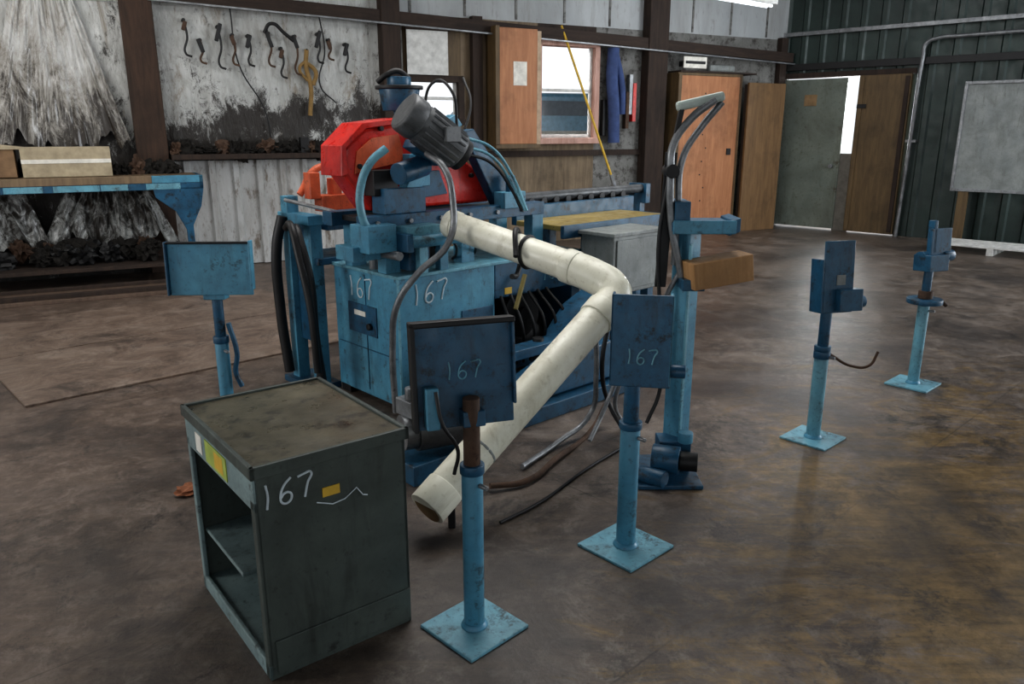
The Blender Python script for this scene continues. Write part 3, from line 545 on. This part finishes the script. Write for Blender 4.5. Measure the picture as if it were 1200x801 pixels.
# ---------------------------------------------------------------- clamp column stand
K=empty('clamp_column_stand',(.80,3.52,0),math.radians(43))
bx(K,'column',-.045,.045,-.045,.045,.02,1.18,BLUE,.005); bx(K,'column_strip',-.05,-.03,-.055,-.045,.2,1.1,BLUEL)
K2=empty('top_frame',(0,0,0),-math.radians(43),K)
bx(K2,'foot_plate',-.22,.08,-.28,.08,0,.02,BLUED); cyl(K2,'foot_gearbox',(-.14,-.16,.11),(-.02,-.20,.11),.065,BLUED); cyl(K2,'foot_shaft',(-.02,-.20,.11),(.06,-.22,.11),.045,DARK); bx(K2,'foot_block',-.10,.05,-.12,.0,.02,.17,BLUED); cyl(K2,'foot_roller',(-.20,-.20,.05),(-.10,-.28,.05),.04,BLUED); cyl(K2,'foot_knob',(.02,-.12,.17),(.02,-.12,.22),.035,BLUE)
bx(K2,'top_shelf',-.09,.19,-.10,.10,1.16,1.20,BLUED); bx(K2,'top_shelf_lip',-.09,.19,-.11,-.10,1.15,1.21,BLUE); bx(K2,'top_block',-.08,-.01,-.08,.08,1.20,1.29,BLUED)
prism(K2,'shelf_hook',[(.16,1.14),(.21,1.16),(.21,1.22),(.17,1.21)],-.1,.1,BLUED)
wb=box(K2,'wood_block',(.125,-.08,.985),(.29,.13,.12),WOODB,(0,math.radians(-7),math.radians(14)),.004)
bx(K2,'block_bracket',-.04,.06,-.14,.06,.90,.95,BLUED)
tube(K2,'lever_arm',[(-.03,-.06,.95),(-.09,-.06,1.2),(-.105,-.06,1.42),(-.10,-.06,1.53),(-.03,-.06,1.64),(.07,-.06,1.72)],.017,STEEL)
tube(K2,'lever_arm_b',[(-.06,-.02,1.0),(-.055,-.02,1.25),(-.045,-.02,1.48),(.03,-.02,1.61),(.11,-.02,1.71)],.015,STEEL)
bar(K2,'handle_grip',(-.09,-.04,1.69),(.11,-.04,1.735),.06,.04,plain('pale_grip',(.40,.46,.43),.6),.012)
bar(K2,'lever_link',(-.10,-.05,1.50),(-.07,-.05,1.68),.035,.02,DARK)
bar(K2,'lever_spine',(-.12,-.03,.90),(-.10,-.03,1.50),.02,.05,DARK)
cyl(K2,'lever_pivot',(-.10,-.09,1.42),(-.10,.02,1.42),.03,DARK)
tube(K2,'cable',[(-.11,-.05,1.4),(-.14,-.05,1.1),(-.12,-.05,.8),(-.10,-.05,.4),(-.16,-.08,.25)],.009,BLACK)
tube(K2,'lever_low',[(-.1,-.03,1.3),(-.0,-.03,1.1),(-.09,-.03,.85)],.012,STEEL)

HO=empty('floor_hoses',(0,0,0))
tube(HO,'hose_a',[(-.10,3.22,.03),(.05,3.28,.02),(.22,3.55,.02),(.45,3.95,.03),(.52,4.05,.12)],.014,RUST)
tube(HO,'hose_b',[(-.05,2.92,.008),(.12,3.10,.008),(.36,3.45,.008),(.60,3.75,.008)],.007,DARK)
tube(HO,'hose_c',[(.42,3.75,.62),(.44,3.85,.35),(.42,3.9,.12),(.25,3.75,.03),(.05,3.45,.02)],.014,STEEL)
tube(HO,'hose_d',[(.50,3.85,.66),(.47,3.85,.4),(.52,3.9,.18),(.6,3.8,.05)],.012,BLACK)
tube(HO,'hose_e',[(.55,3.9,.7),(.56,3.85,.4),(.50,3.85,.2),(.40,3.7,.05)],.012,STEEL)
tube(HO,'hose_f',[(.60,3.9,.66),(.60,3.9,.4),(.56,3.95,.15),(.62,4.0,.02)],.012,STEEL)

FL=empty('fluorescent_light_fixture',(2.2,8.5,2.85),math.atan2(.57,.70))
bx(FL,'housing',-.75,.78,-.07,.07,.03,.08,WHITE); cyl(FL,'tube_1',(-.7,-.03,.015),(.73,-.03,.015),.014,emis('tube_glow',(.9,.95,1),1.0)); cyl(FL,'tube_2',(-.7,.03,.015),(.73,.03,.015),.014,bpy.data.materials['tube_glow'])
for i,x in enumerate((-.6,.6)): cyl(FL,'hanger_%d'%i,(x,0,.08),(x,0,1.40),.005,STEEL)

# ---------------------------------------------------------------- lights
W=bpy.data.worlds.new('world'); SC.world=W; W.use_nodes=True
bg=W.node_tree.nodes['Background']; bg.inputs[0].default_value=(.92,.96,1,1); bg.inputs[1].default_value=.85
sl=bpy.data.lights.new('sun','SUN'); sl.energy=2.6; sl.angle=.2; so=bpy.data.objects.new('sun',sl); COL.objects.link(so); so.location=(0,-5,12)
so.rotation_euler=Vector((-.12,.35,-.95)).to_track_quat('-Z','Y').to_euler()
def area(nm,loc,target,sx,sy,e,c=(1,1,1)):
    l=bpy.data.lights.new(nm,'AREA'); l.shape='RECTANGLE'; l.size=sx; l.size_y=sy; l.energy=e; l.color=c
    o=bpy.data.objects.new(nm,l); COL.objects.link(o); o.location=loc
    o.rotation_euler=(Vector(target)-Vector(loc)).to_track_quat('-Z','Y').to_euler(); return o
area('roof_skylight_light',(.0,5.0,4.15),(.0,5.0,0),3,3,112,(1,.99,.97))
area('left_bay_light',(-4.5,6.3,4.1),(-3.4,8.2,.6),3,2,70,(1,.98,.94))
area('left_door_light',(-6.5,1.5,2.4),(-.8,4.5,.6),2.0,2.2,95,(1,.98,.95))
area('right_fill_light',(8.8,6.2,2.2),(1.5,6.8,.3),3,3.6,290,(.92,.96,1))  # added fill lamp out of view for the floor sheen; no loading door exists
area('right_bay_light',(3.4,9.6,4.1),(3.2,10.0,0),2.5,2,50,(.95,.97,1))
wf=Matrix.Translation(WP)@Matrix.Rotation(WA,4,'Z')
for nm,s0,sx,e in (('window_1_daylight',2.9,.8,40),('window_2_daylight',4.92,1.0,130)):
    a=wf@Vector((s0,1.3,3.7)); t=wf@Vector((s0,-1.2,.8)); area(nm,a,t,sx,.9,e,(.92,.96,1))
rf=Matrix.Translation(RP)@Matrix.Rotation(RA,4,'Z')
area('door_gap_daylight',rf@Vector((1.18,.55,1.75)),rf@Vector((1.0,-4,.9)),.9,1.5,120,(.93,.97,1))
SC.view_settings.view_transform='Standard'
try: SC.view_settings.look='Medium High Contrast'
except Exception: pass
SC.view_settings.exposure=.25
